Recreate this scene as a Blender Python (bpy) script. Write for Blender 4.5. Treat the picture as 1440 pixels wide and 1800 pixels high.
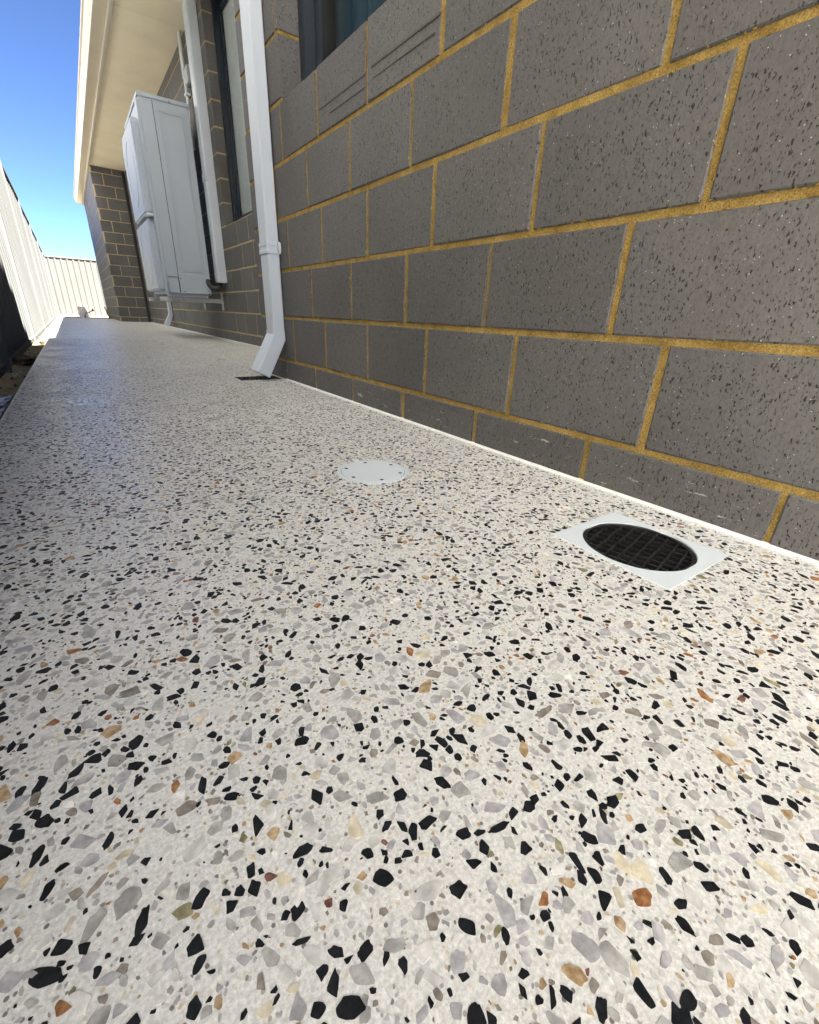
import bpy, bmesh, math, random
import numpy as np
from mathutils import Vector, Matrix, noise

S = bpy.context.scene
for ob in list(bpy.data.objects):
    bpy.data.objects.remove(ob, do_unlink=True)
COL = S.collection
rnd = random.Random(11)
R = math.radians

# ------------------------------------------------------------------ camera
CAM_H = 0.2743
YAW, PITCH, ROLL, FPX = R(35.817), R(23.692), R(2.374), 778.34     # focal length in pixels of a 1440 px wide frame
cy_, sy_, cp_, sp_, cr_, sr_ = math.cos(YAW), math.sin(YAW), math.cos(PITCH), math.sin(PITCH), math.cos(ROLL), math.sin(ROLL)
FW = Vector((sy_ * cp_, cy_ * cp_, -sp_))
r0 = Vector((cy_, -sy_, 0)); u0 = r0.cross(FW)
RT = cr_ * r0 + sr_ * u0; UP = -sr_ * r0 + cr_ * u0
cd = bpy.data.cameras.new('camera'); cam = bpy.data.objects.new('camera', cd); COL.objects.link(cam)
cd.sensor_fit = 'HORIZONTAL'; cd.sensor_width = 36; cd.lens = FPX / 1440 * 36
cd.clip_start = 0.01; cd.clip_end = 500
m = Matrix((RT, UP, -FW)).transposed().to_4x4(); m.translation = (0, 0, CAM_H)
cam.matrix_world = m
S.camera = cam
S.render.resolution_x = 819; S.render.resolution_y = 1024

# ------------------------------------------------------------------ sky, sun, exposure
TO_SUN = Vector((0.292, -0.657, 1.0)).normalized()
elev = math.asin(TO_SUN.z); azim = math.atan2(TO_SUN.x, TO_SUN.y)
w = bpy.data.worlds.new('World'); S.world = w; w.use_nodes = True
nt = w.node_tree; nt.nodes.clear()
sky = nt.nodes.new('ShaderNodeTexSky'); sky.sky_type = 'NISHITA'; sky.sun_disc = False
sky.sun_elevation = elev; sky.sun_rotation = azim; sky.air_density = 0.22; sky.dust_density = 0.0; sky.ozone_density = 6.0
bg = nt.nodes.new('ShaderNodeBackground'); bg.inputs['Strength'].default_value = 0.052
wo = nt.nodes.new('ShaderNodeOutputWorld')
nt.links.new(sky.outputs[0], bg.inputs[0]); nt.links.new(bg.outputs[0], wo.inputs[0])
sd = bpy.data.lights.new('sun', 'SUN'); sd.energy = 5.0; sd.angle = R(0.5); sd.color = (1, 0.95, 0.86)
sun = bpy.data.objects.new('sun', sd); COL.objects.link(sun)
sun.rotation_euler = TO_SUN.to_track_quat('Z', 'Y').to_euler(); sun.location = (4, -8, 14)
vs = S.view_settings
vs.view_transform = 'Standard'; vs.look = 'None'; vs.gamma = 1; vs.exposure = 3.55; vs.use_curve_mapping = False
S.render.engine = 'CYCLES'
S.cycles.max_bounces = 10; S.cycles.diffuse_bounces = 6

# ------------------------------------------------------------------ materials
MATS = {}
class NT:
    def __init__(s, name):
        s.m = bpy.data.materials.new(name); s.m.use_nodes = True
        s.t = s.m.node_tree; s.t.nodes.clear()
        s.out = s.n('ShaderNodeOutputMaterial'); s.b = s.n('ShaderNodeBsdfPrincipled')
        s.l(s.b.outputs[0], s.out.inputs['Surface'])
        s.pos = s.n('ShaderNodeNewGeometry').outputs['Position']
        MATS[name] = s.m
    def n(s, k, **kw):
        x = s.t.nodes.new(k)
        for a, v in kw.items(): setattr(x, a, v)
        return x
    def l(s, a, b): s.t.links.new(a, b)
    def set(s, **kw):
        for k, v in kw.items(): s.b.inputs[k.replace('_', ' ')].default_value = v
    def scaled(s, v):
        x = s.n('ShaderNodeVectorMath', operation='MULTIPLY'); s.l(s.pos, x.inputs[0]); x.inputs[1].default_value = v
        return x.outputs[0]
    def noise(s, scale, detail=3, rough=.55, vec=None):
        x = s.n('ShaderNodeTexNoise'); x.inputs['Scale'].default_value = scale; x.inputs['Detail'].default_value = detail
        x.inputs['Roughness'].default_value = rough; s.l(vec or s.pos, x.inputs['Vector']); return x.outputs['Fac']
    def voro(s, scale, vec=None, out='Distance', rand=1):
        x = s.n('ShaderNodeTexVoronoi'); x.inputs['Scale'].default_value = scale; x.inputs['Randomness'].default_value = rand
        s.l(vec or s.pos, x.inputs['Vector']); return x.outputs[out]
    def ramp(s, fac, stops, interp='LINEAR'):
        x = s.n('ShaderNodeValToRGB'); cr = x.color_ramp; cr.interpolation = interp
        while len(cr.elements) > 1: cr.elements.remove(cr.elements[0])
        for i, (p, c) in enumerate(stops):
            e = cr.elements[0] if i == 0 else cr.elements.new(p)
            e.position = p; e.color = (c, c, c, 1) if isinstance(c, (int, float)) else (*c, 1)
        s.l(fac, x.inputs[0]); return x.outputs[0]
    def mix(s, fac, a, b, mode='MIX'):
        x = s.n('ShaderNodeMix', data_type='RGBA', blend_type=mode)
        for sock, v in ((x.inputs[0], fac), (x.inputs[6], a), (x.inputs[7], b)):
            if hasattr(v, 'node'): s.l(v, sock)
            elif isinstance(v, (int, float)): sock.default_value = v
            else: sock.default_value = (*v, 1)
        return x.outputs[2]
    def math(s, op, a, b=0.0):
        x = s.n('ShaderNodeMath', operation=op)
        for sock, v in ((x.inputs[0], a), (x.inputs[1], b)):
            if hasattr(v, 'node'): s.l(v, sock)
            else: sock.default_value = v
        return x.outputs[0]
    def bump(s, h, strength=.5, dist=.002, prev=None):
        x = s.n('ShaderNodeBump'); x.inputs['Strength'].default_value = strength; x.inputs['Distance'].default_value = dist
        s.l(h, x.inputs['Height'])
        if prev: s.l(prev, x.inputs['Normal'])
        s.l(x.outputs[0], s.b.inputs['Normal']); return x.outputs[0]
    def col(s, c):
        if hasattr(c, 'node'): s.l(c, s.b.inputs['Base Color'])
        else: s.b.inputs['Base Color'].default_value = (*c, 1)
    def rough(s, r):
        if hasattr(r, 'node'): s.l(r, s.b.inputs['Roughness'])
        else: s.b.inputs['Roughness'].default_value = r

def plain(name, c, rough=.5, var=.12, vscale=8, fine=0, **kw):
    a = NT(name)
    n = a.noise(vscale, 4)
    lo = tuple(x * (1 - var) for x in c); hi = tuple(min(1, x * (1 + var)) for x in c)
    cc = a.ramp(n, [(.3, lo), (.7, hi)])
    a.col(cc); a.rough(a.ramp(a.noise(vscale, 2), [(.2, max(.02, rough - .02)), (.8, min(1, rough + .03))]))
    if fine: a.bump(a.noise(fine, 3), .25, .0006)
    a.set(**kw)
    return a.m

# concrete matrix of the honed slab
a = NT('concrete')
big = a.ramp(a.noise(1.7, 4), [(.3, (.655, .65, .62)), (.7, (.735, .73, .70))])
g1 = a.noise(420, 3, .7)
c1 = a.mix(a.ramp(g1, [(.40, 1.0), (.56, 0.0)]), big, (.53, .525, .495))
c1 = a.mix(a.ramp(g1, [(.58, 0.0), (.70, .8)]), c1, (.83, .82, .78))
v = a.voro(330, out='Color'); sepv = a.n('ShaderNodeSeparateColor'); a.l(v, sepv.inputs[0])
d = a.voro(330)
spot = a.math('MULTIPLY', a.ramp(d, [(.30, 1.0), (.42, 0.0)]), a.ramp(sepv.outputs[0], [(.80, 0.0), (.82, 1.0)]))
spc = a.ramp(sepv.outputs[1], [(0, (.16, .15, .14)), (.35, (.34, .32, .31)), (.6, (.5, .43, .31)), (.8, (.66, .63, .58))], 'CONSTANT')
c1 = a.mix(spot, c1, spc)
a.col(c1)
a.rough(a.ramp(a.noise(5, 4), [(.3, .26), (.7, .44)]))
nb = a.bump(a.noise(14, 3), .08, .004)
a.bump(g1, .10, .0003, nb)
a.set(Specular_IOR_Level=.40)

def stone(name, c, c2, rough=.46, sc=230):
    a = NT(name)
    n = a.noise(sc, 4, .6)
    b = a.noise(70, 1)
    cc = a.ramp(n, [(.36, c), (.64, c2)])
    cc = a.mix(1.0, cc, a.ramp(b, [(.3, .70), (.7, 1.22)]), 'MULTIPLY')
    a.col(cc); a.rough(a.ramp(a.noise(60, 3), [(.3, rough - .08), (.7, rough + .12)]))
    a.bump(a.noise(14, 3), .08, .004)
    a.set(Specular_IOR_Level=.16)
    return a.m
STONES = [
    (stone('stone_black', (.005, .006, .007), (.014, .015, .018), .46), .33),
    (stone('stone_lavender', (.33, .32, .33), (.45, .445, .455)), .12),
    (stone('stone_grey', (.30, .295, .28), (.42, .415, .395)), .16),
    (stone('stone_pale_grey', (.47, .465, .445), (.59, .585, .56)), .12),
    (stone('stone_taupe', (.19, .165, .14), (.30, .27, .235)), .07),
    (stone('stone_cream', (.52, .46, .33), (.66, .61, .48)), .055),
    (stone('stone_white', (.60, .58, .55), (.76, .75, .72)), .05),
    (stone('stone_tan', (.30, .19, .09), (.52, .40, .26)), .035),
    (stone('stone_rust', (.20, .075, .028), (.38, .20, .09)), .016),
    (stone('stone_olive', (.18, .165, .085), (.32, .30, .19)), .015),
    (stone('stone_maroon', (.10, .035, .026), (.26, .13, .10)), .010)]

# wire-cut grey brick
a = NT('brick')
base = a.ramp(a.noise(2.3, 3), [(.3, (.076, .073, .071)), (.7, (.106, .102, .100))])
fine = a.noise(260, 4, .7, a.scaled((1, 1, .45)))
base = a.mix(1.0, base, a.ramp(fine, [(.3, .80), (.7, 1.2)]), 'MULTIPLY')
wv = a.n('ShaderNodeTexNoise'); wv.inputs['Scale'].default_value = 120; wv.inputs['Detail'].default_value = 3; a.l(a.pos, wv.inputs['Vector'])
wm = a.n('ShaderNodeVectorMath', operation='MULTIPLY_ADD'); a.l(wv.outputs['Color'], wm.inputs[0]); wm.inputs[1].default_value = (.010, .010, .006); a.l(a.scaled((1, 1, .42)), wm.inputs[2])
vp = wm.outputs[0]
dd = a.voro(370, vp); dc = a.voro(370, vp, 'Color'); se = a.n('ShaderNodeSeparateColor'); a.l(dc, se.inputs[0])
patch = a.ramp(a.noise(9, 2), [(.30, .18), (.7, .36)])
sel = a.math('LESS_THAN', se.outputs[0], patch)
thr = a.math('MULTIPLY', se.outputs[2], .32)
pit = a.math('MULTIPLY', a.ramp(a.math('SUBTRACT', dd, thr), [(.10, 1.0), (.24, 0.0)]), sel)
nz = a.noise(520, 2, .6, a.scaled((1, 1, .4)))
pit2 = a.ramp(nz, [(.30, 1.0), (.37, 0.0)])
pits = a.math('MAXIMUM', pit, a.math('MULTIPLY', pit2, .8))
c = a.mix(pits, base, (.012, .011, .010))
wd = a.voro(190); wc = a.voro(190, None, 'Color'); we = a.n('ShaderNodeSeparateColor'); a.l(wc, we.inputs[0])
ws = a.math('MULTIPLY', a.ramp(wd, [(.10, 1.0), (.17, 0.0)]), a.math('LESS_THAN', we.outputs[1], .15))
c = a.mix(a.math('MULTIPLY', ws, .55), c, (.62, .60, .57))
# scuffs of lime along the lowest course
sz = a.n('ShaderNodeSeparateXYZ'); a.l(a.pos, sz.inputs[0])
low = a.ramp(sz.outputs[2], [(.055, 1.0), (.09, 0.0)])
sc = a.ramp(a.noise(26, 5, .75, a.scaled((1, .8, 3.0))), [(.63, 0.0), (.68, 1.0)])
c = a.mix(a.math('MULTIPLY', a.math('MULTIPLY', sc, low), .65), c, (.6, .58, .55))
oi = a.n('ShaderNodeObjectInfo')
c = a.mix(1.0, c, a.ramp(oi.outputs['Random'], [(0, (.90, .89, .88)), (.5, (1.0, 1.0, 1.0)), (1, (1.10, 1.09, 1.08))]), 'MULTIPLY')
a.col(c); a.rough(.62)
hh = a.math('SUBTRACT', a.math('MULTIPLY', fine, .35), pits)
a.bump(hh, .75, .0016)
a.set(Specular_IOR_Level=.35)
# sandy yellow mortar, paler on the farther walls
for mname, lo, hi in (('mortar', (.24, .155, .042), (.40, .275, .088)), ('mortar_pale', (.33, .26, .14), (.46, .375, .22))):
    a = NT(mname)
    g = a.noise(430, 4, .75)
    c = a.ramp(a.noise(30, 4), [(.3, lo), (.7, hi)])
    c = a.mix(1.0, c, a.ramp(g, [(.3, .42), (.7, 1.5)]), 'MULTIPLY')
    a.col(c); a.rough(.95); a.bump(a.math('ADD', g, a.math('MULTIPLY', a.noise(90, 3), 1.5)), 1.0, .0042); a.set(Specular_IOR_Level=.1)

# sand
a = NT('sand')
c = a.ramp(a.noise(6, 5), [(.3, (.31, .25, .14)), (.7, (.43, .36, .225))])
c = a.mix(a.ramp(a.noise(30, 4, .7), [(.56, 0.0), (.66, .8)]), c, (.09, .07, .045))
a.col(c); a.rough(.95); a.bump(a.noise(60, 6, .75), .9, .02); a.set(Specular_IOR_Level=.1)

plain('white_paint', (.43, .475, .53), .36, .03, 2)
plain('ac_white', (.32, .36, .41), .42, .03, 5, fine=900)
plain('ac_pale', (.34, .38, .44), .4, .03, 5)
plain('white_pvc', (.60, .655, .68), .35, .03, 12, fine=300)
plain('sealant', (.74, .73, .70), .5, .08, 30)
plain('soffit', (.88, .78, .57), .8, .06, 3, fine=200)
plain('gutter_cream', (.54, .48, .37), .35, .05, 3)
plain('fascia', (.50, .455, .37), .5, .05, 3)
plain('fence_metal', (.092, .095, .095), .75, .07, 2, Specular_IOR_Level=0.0)
plain('fence_rail', (.11, .113, .113), .7, .06, 2, Specular_IOR_Level=0.0)
plain('frame_navy', (.010, .016, .026), .35, .1, 3)
plain('rubber_black', (.010, .010, .011), .5, .2, 30)
plain('pit_dark', (.004, .004, .004), .8, .2, 30)
plain('grate_black', (.009, .009, .010), .45, .2, 60, fine=200)
plain('galvanised', (.42, .42, .40), .4, .15, 40)
plain('curtain', (.020, .040, .055), .9, .08, 4)
plain('blind', (.66, .62, .60), .8, .04, 10)
plain('roof_metal', (.30, .29, .27), .5, .1, 3)
plain('room_dark', (.05, .05, .05), .9)
plain('clod', (.09, .06, .03), .9, .5, 60, fine=90)
plain('bag', (.82, .80, .82), .6, .06, 20)
plain('hose_black', (.012, .012, .014), .4, .2, 20)
plain('timber', (.18, .12, .08), .8, .3, 60)
plain('plastic_film', (.030, .032, .030), .30, .3, 30)
plain('reflector_concrete', (.55, .53, .49), .8, .08, 2, fine=200)
plain('bounce_render', (.82, .81, .785), .9, .03, 1)
plain('dark_glass', (.02, .035, .045), .08, .1, 2)
plain('wire', (.6, .6, .6), .3)
plain('drag_mark', (.075, .07, .067), .8, .2, 60)
plain('seam_dark', (.05, .045, .04), .8, .3, 60)  # dark tone for panel seams and the cover gap
# window glass
a = NT('glass')
tr = a.n('ShaderNodeBsdfTransparent'); tr.inputs[0].default_value = (.86, .90, .91, 1)
gl = a.n('ShaderNodeBsdfGlossy'); gl.inputs['Roughness'].default_value = .015
fr = a.n('ShaderNodeFresnel'); fr.inputs['IOR'].default_value = 1.4
ge = a.n('ShaderNodeNewGeometry'); fo = a.math('MULTIPLY', fr.outputs[0], a.math('SUBTRACT', 1.0, ge.outputs['Backfacing']))      # reflect once, on the outer face
mx = a.n('ShaderNodeMixShader'); a.l(fo, mx.inputs[0]); a.l(tr.outputs[0], mx.inputs[1]); a.l(gl.outputs[0], mx.inputs[2])
a.l(mx.outputs[0], a.out.inputs['Surface'])

# ------------------------------------------------------------------ helpers
class MB:
    def __init__(s): s.v = []; s.f = []; s.mi = []
    def add(s, vs, fs, mi=0):
        o = len(s.v); s.v += [tuple(x) for x in vs]
        for f in fs: s.f.append(tuple(o + i for i in f)); s.mi.append(mi)
        return s
    def box(s, x0, x1, y0, y1, z0, z1, mi=0):
        return s.add([(x0, y0, z0), (x1, y0, z0), (x1, y1, z0), (x0, y1, z0), (x0, y0, z1), (x1, y0, z1), (x1, y1, z1), (x0, y1, z1)],
                     [(3, 2, 1, 0), (4, 5, 6, 7), (0, 1, 5, 4), (1, 2, 6, 5), (2, 3, 7, 6), (3, 0, 4, 7)], mi)
    def prism(s, prof, ax, t0, t1, mi=0):
        # closed profile of 2D points, extruded along axis ax (0: pts are y,z; 1: pts are x,z; 2: pts are x,y)
        def P(p, t): return (t, p[0], p[1]) if ax == 0 else (p[0], t, p[1]) if ax == 1 else (p[0], p[1], t)
        n = len(prof)
        vs = [P(p, t0) for p in prof] + [P(p, t1) for p in prof]
        fs = [(i, (i + 1) % n, n + (i + 1) % n, n + i) for i in range(n)] + [tuple(range(n))[::-1], tuple(range(n, 2 * n))]
        return s.add(vs, fs, mi)
    def tube(s, pts, r, seg=8, mi=0, cap=True):
        pts = [Vector(p) for p in pts]; rings = []
        rr = r if isinstance(r, (list, tuple)) else [r] * len(pts)
        for i, p in enumerate(pts):
            t = (pts[min(i + 1, len(pts) - 1)] - pts[max(i - 1, 0)]).normalized()
            u = t.cross(Vector((0, 0, 1)) if abs(t.z) < .9 else Vector((1, 0, 0))).normalized(); wv = t.cross(u)
            rings.append([p + rr[i] * (math.cos(2 * math.pi * k / seg) * u + math.sin(2 * math.pi * k / seg) * wv) for k in range(seg)])
        vs = [q for rg in rings for q in rg]; fs = []
        for i in range(len(pts) - 1):
            for k in range(seg):
                fs.append((i * seg + k, i * seg + (k + 1) % seg, (i + 1) * seg + (k + 1) % seg, (i + 1) * seg + k))
        if cap: fs += [tuple(range(seg))[::-1], tuple(range(len(vs) - seg, len(vs)))]
        return s.add(vs, fs, mi)
    def build(s, name, mats, parent=None, bevel=0, smooth=False, seg=2):
        me = bpy.data.meshes.new(name); me.from_pydata(s.v, [], s.f)
        for k in (mats if isinstance(mats, (list, tuple)) else [mats]): me.materials.append(MATS[k] if isinstance(k, str) else k)
        if any(s.mi): me.polygons.foreach_set('material_index', s.mi)
        bm = bmesh.new(); bm.from_mesh(me)
        bmesh.ops.recalc_face_normals(bm, faces=bm.faces)
        if bevel:
            ed = [e for e in bm.edges if len(e.link_faces) == 2 and e.calc_face_angle(0) > .5]
            bmesh.ops.bevel(bm, geom=ed, offset=bevel, segments=seg, affect='EDGES', clamp_overlap=True)
        bm.to_mesh(me); bm.free()
        if smooth: me.polygons.foreach_set('use_smooth', [True] * len(me.polygons))
        return link(name, me, parent)
def link(name, me, parent=None):
    o = bpy.data.objects.new(name, me); COL.objects.link(o)
    if parent: o.parent = parent
    return o
def empty(name, loc=(0, 0, 0)):
    # things are built in world coordinates: the empty sits at the base, children carry the inverse offset
    o = bpy.data.objects.new(name, None); COL.objects.link(o); o.location = loc; o.empty_display_size = .1
    return o
def fix(root):
    # keep the children where they were modelled although the root sits at the thing's base
    off = Matrix.Translation(-Vector(root.location))
    for c in root.children: c.matrix_parent_inverse = off
def tag(o, label, cat, group=None):
    o['label'] = label; o['category'] = cat
    if group: o['group'] = group
    return o
def struct(o, label, cat='ground'):
    o['kind'] = 'structure'; o['label'] = label; o['category'] = cat
    return o
def pix(p):
    d = Vector(p) - Vector((0, 0, CAM_H)); z = d.dot(FW)
    if z < .01: return None
    return 720 + FPX * d.dot(RT) / z, 900 - FPX * d.dot(UP) / z, z
def inframe(p, mx=30):
    q = pix(p)
    return q is not None and -mx < q[0] < 1440 + mx and -mx < q[1] < 1800 + mx

# ------------------------------------------------------------------ key measures (metres)
D = 0.7363            # face of the near wall
XR = 1.25             # face of the set-back wall
YC = 2.29             # where the near wall ends
YK = 10.6             # front of the far projecting wall
YE = 14.2             # end of the far projecting wall
XL = -0.20            # left edge of the slab
XF = -0.335           # left fence
YB = 18.6             # back fence
ZS = 2.41             # soffit
GZ = -0.06            # sand level

# ------------------------------------------------------------------ ground
def sand(name, x0, x1, y0, y1, nx, ny, amp, label):
    mb = MB()
    for j in range(ny + 1):
        for i in range(nx + 1):
            x = x0 + (x1 - x0) * i / nx; y = y0 + (y1 - y0) * j / ny
            h = amp * (noise.noise(Vector((x * 6, y * 6, 1))) + .5 * noise.noise(Vector((x * 17, y * 17, 5))) + .3 * noise.noise(Vector((x * 45, y * 45, 9))))
            mb.v.append((x, y, GZ + h))
    for j in range(ny):
        for i in range(nx):
            k = j * (nx + 1) + i; mb.f.append((k, k + 1, k + nx + 2, k + nx + 1)); mb.mi.append(0)
    return struct(mb.build(name, 'sand', None, smooth=True), label)
mb = MB(); mb.add([(-150, -150, GZ - .045), (150, -150, GZ - .045), (150, 150, GZ - .045), (-150, 150, GZ - .045)], [(0, 1, 2, 3)])
struct(mb.build('ground', 'sand'), 'yellow sandy ground all around the house')
sand('sand_strip', -.8, XL + .02, -7, 12.4, 24, 700, .013, 'narrow strip of bare sand between the slab and the left fence')
sand('sand_yard', -.8, 6, 12.401, YB + .3, 160, 150, .016, 'sunlit yellow sand beyond the end of the slab')

mb = MB(); mb.box(-9, 12, -16, -2.05, -.12, -.012)  # unseen pale surface, added to bounce sunlight towards the path
struct(mb.build('reflector', 'reflector_concrete'), 'pale concrete driveway added unseen behind the camera to bounce light', 'reflector')
# ------------------------------------------------------------------ slab
SQ = (.4975, .650, .1745, .3395)          # white square drain surround
SQC = ((SQ[0] + SQ[1]) / 2, (SQ[2] + SQ[3]) / 2); SQR = .0715
DR = (.540, .729, 2.02, 2.165)            # black drain under the downpipe
RC = (.4155, .7015); RCR = .068           # round cap
hole = (SQC[0] - .069, SQC[0] + .069, SQC[1] - .069, SQC[1] + .069)
slab = empty('concrete_path', (XL, 0, 0)); struct(slab, 'honed exposed aggregate concrete path with black and grey stones', 'path')
mb = MB()
xs = sorted({XL, hole[0], hole[1], DR[0], DR[1], D + .03, XR + .03})
ys = sorted({-2.04, hole[2], hole[3], DR[2], DR[3], YC + .05, YK + .03, 12.45})
def solid(xm, ym):
    if hole[0] < xm < hole[1] and hole[2] < ym < hole[3]: return False
    if DR[0] < xm < DR[1] and DR[2] < ym < DR[3]: return False
    if xm > D + .03 and not (YC + .05 < ym < YK + .03): return False
    return True
cells = {(i, j) for i in range(len(xs) - 1) for j in range(len(ys) - 1) if solid((xs[i] + xs[i + 1]) / 2, (ys[j] + ys[j + 1]) / 2)}
vid = {}
def V(x, y, z):
    k = (round(x, 5), round(y, 5), z)
    if k not in vid: vid[k] = len(mb.v); mb.v.append((x, y, z))
    return vid[k]
def quad(*p): mb.f.append(tuple(V(*q) for q in p)); mb.mi.append(0)
ZB = -.10
for i, j in cells:
    a0, a1, b0, b1 = xs[i], xs[i + 1], ys[j], ys[j + 1]
    quad((a0, b0, 0), (a1, b0, 0), (a1, b1, 0), (a0, b1, 0))
    if (i - 1, j) not in cells: quad((a0, b0, 0), (a0, b1, 0), (a0, b1, ZB), (a0, b0, ZB))
    if (i + 1, j) not in cells: quad((a1, b0, 0), (a1, b1, 0), (a1, b1, ZB), (a1, b0, ZB))
    if (i, j - 1) not in cells: quad((a0, b0, 0), (a1, b0, 0), (a1, b0, ZB), (a0, b0, ZB))
    if (i, j + 1) not in cells: quad((a0, b1, 0), (a1, b1, 0), (a1, b1, ZB), (a0, b1, ZB))
mb.build('slab', 'concrete', slab)

# stones set in the slab
rs = np.random.RandomState(5)
weights = np.array([w_ for _, w_ in STONES]); weights = weights / weights.sum()
gridc = {}; CELL = .012
placed = []
def blocked(x, y, r):
    if math.hypot(x - RC[0], y - RC[1]) < RCR + r * .6: return True
    if SQ[0] - r * .6 < x < SQ[1] + r * .6 and SQ[2] - r * .6 < y < SQ[3] + r * .6: return True
    if DR[0] - r < x < DR[1] + r and DR[2] - r < y < DR[3] + r: return True
    return False
def scatter(x0, x1, y0, y1, dens, slack, ring, rmin=0):
    n = int((x1 - x0) * (y1 - y0) * dens)
    X = rs.uniform(x0, x1, n); Y = rs.uniform(y0, y1, n); K = rs.choice(len(STONES), n, p=weights)
    U = rs.normal(0, 1, n)
    med = np.where(K == 0, .00240, np.where(K < 4, .00235, .0019))
    RR = np.clip(med * np.exp(U * np.where(K == 0, .42, .50)), .0009, .0066)
    RR = np.where(K == 0, np.minimum(RR, .0050), RR)
    AS = np.clip(rs.normal(1.38, .34, n), 1.0, 2.6)
    order = np.argsort(-RR * rs.uniform(.45, 1.0, n))
    for k in order:
        x, y, r = X[k], Y[k], RR[k]
        if r < rmin: continue
        mj = r * math.sqrt(AS[k])
        if x - mj < x0 or x + mj > x1 or y - mj < y0 or y + mj > y1 or blocked(x, y, mj): continue
        gx, gy = int(math.floor(x / CELL)), int(math.floor(y / CELL)); ok = True
        for dx in (-1, 0, 1):
            for dy in (-1, 0, 1):
                for (px, py, pr) in gridc.get((gx + dx, gy + dy), ()):
                    if (px - x) ** 2 + (py - y) ** 2 < ((pr + r) * slack) ** 2: ok = False; break
                if not ok: break
            if not ok: break
        if not ok: continue
        gridc.setdefault((gx, gy), []).append((x, y, r))
        placed.append((x, y, r, AS[k], K[k], ring))
scatter(XL + .002, D - .014, -.25, 1.4, 38000, .86, 11)
scatter(XL + .002, D - .014, 1.4, 2.6, 36000, .86, 6, .0015)
scatter(XL + .002, D - .014, 2.6, 5.0, 24000, .84, 5, .0018)
scatter(XL + .002, D - .014, 5.0, 12.44, 15000, .80, 5, .0023)
scatter(D - .014, XR - .012, YC + .06, YK - .01, 15000, .80, 5, .0023)
# fine chips packed between the larger stones near the camera
n = int((D - .014 - XL) * 1.35 * 34000)
FX = rs.uniform(XL + .002, D - .014, n); FY = rs.uniform(-.2, 1.15, n); FR = rs.uniform(.0006, .0017, n)
wf_ = np.array([.10, .15, .20, .14, .12, .09, .09, .06, .02, .02, .01]); FK = rs.choice(len(STONES), n, p=wf_ / wf_.sum())
for x, y, r, k in zip(FX, FY, FR, FK):
    if blocked(x, y, r * 1.5): continue
    gx, gy = int(math.floor(x / CELL)), int(math.floor(y / CELL)); ok = True
    for dx in (-1, 0, 1):
        for dy in (-1, 0, 1):
            for (px, py, pr) in gridc.get((gx + dx, gy + dy), ()):
                if (px - x) ** 2 + (py - y) ** 2 < (pr + r) ** 2: ok = False; break
            if not ok: break
        if not ok: break
    if ok:
        gridc.setdefault((gx, gy), []).append((x, y, r)); placed.append((x, y, r, rs.uniform(1, 2.0), k, 6))
P = placed
# projected size of each stone, to pick the 300 that show largest
def size_px(s):
    q = pix((s[0], s[1], 0))
    if q is None or not (0 <= q[0] <= 1440 and 0 <= q[1] <= 1800): return 0
    dep = (Vector((s[0], s[1], 0)) - Vector((0, 0, CAM_H)))
    return s[2] ** 2 * (CAM_H / dep.length) / q[2] ** 2 * (1.0 if s[4] != 3 else .7)
rank = sorted(range(len(P)), key=lambda k: -size_px(P[k]))
single = set(rank[:300])
def stone_geom(s):
    x, y, r, asp, kind, n = s
    m_ = n if n < 7 else rs.choice((4, 5, 5, 6, 7))
    ang = np.sort((np.arange(m_) + rs.uniform(-.42, .42, m_)) * 2 * math.pi / m_)
    rad = rs.uniform(.78, 1.30, m_)
    px = np.cos(ang) * rad; py = np.sin(ang) * rad
    if n > 7:                                   # broken edges between the corners
        qx_, qy_ = [], []
        for i in range(m_):
            k_ = (i + 1) % m_; t_ = rs.uniform(.05, .15); f_ = rs.uniform(.90, 1.10)
            ax_, ay_, bx_, by_ = px[i], py[i], px[k_], py[k_]
            hx_, hy_ = px[i - 1], py[i - 1]
            qx_ += [ax_ + (hx_ - ax_) * t_, ax_ + (bx_ - ax_) * t_, (ax_ + bx_) / 2 * f_]; qy_ += [ay_ + (hy_ - ay_) * t_, ay_ + (by_ - ay_) * t_, (ay_ + by_) / 2 * f_]
        px, py = np.array(qx_), np.array(qy_)
    px = px * r * math.sqrt(asp); py = py * r / math.sqrt(asp)
    px = px + rs.uniform(-.4, .4) * py
    t = rs.uniform(0, 2 * math.pi)
    qx = px * math.cos(t) - py * math.sin(t); qy = px * math.sin(t) + py * math.cos(t)
    return qx, qy, rs.uniform(.00012, .00045)
vv = []; ff = []; mi = []; off = 0
for k, s in enumerate(P):
    qx, qy, h = stone_geom(s); n = len(qx)
    top = [(qx[i] * .965, qy[i] * .965, h) for i in range(n)]
    if k in single or n > 7:
        bot = [(qx[i], qy[i], -.0012) for i in range(n)]
        vs_ = top + bot
        fs_ = [tuple(range(n))] + [(i, n + i, n + (i + 1) % n, (i + 1) % n) for i in range(n)]
    else:
        vs_ = top; fs_ = [tuple(range(n))]
    if k in single:
        me = bpy.data.meshes.new('stone'); me.from_pydata(vs_, [], fs_); me.materials.append(STONES[s[4]][0])
        o = link('stone', me, slab); o.location = (s[0] - slab.location.x, s[1], 0)
        continue
    vv += [(a_ + s[0], b_ + s[1], c_) for a_, b_, c_ in vs_]
    for f in fs_: ff.append(tuple(off + i for i in f)); mi.append(int(s[4]))
    off += len(vs_)
me = bpy.data.meshes.new('stones'); me.from_pydata(vv, [], ff)
for mt, _ in STONES: me.materials.append(mt)
me.polygons.foreach_set('material_index', mi)
so = link('stones', me, slab); so['kind'] = 'stuff'; so.matrix_parent_inverse = Matrix.Translation((-XL, 0, 0))
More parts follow.
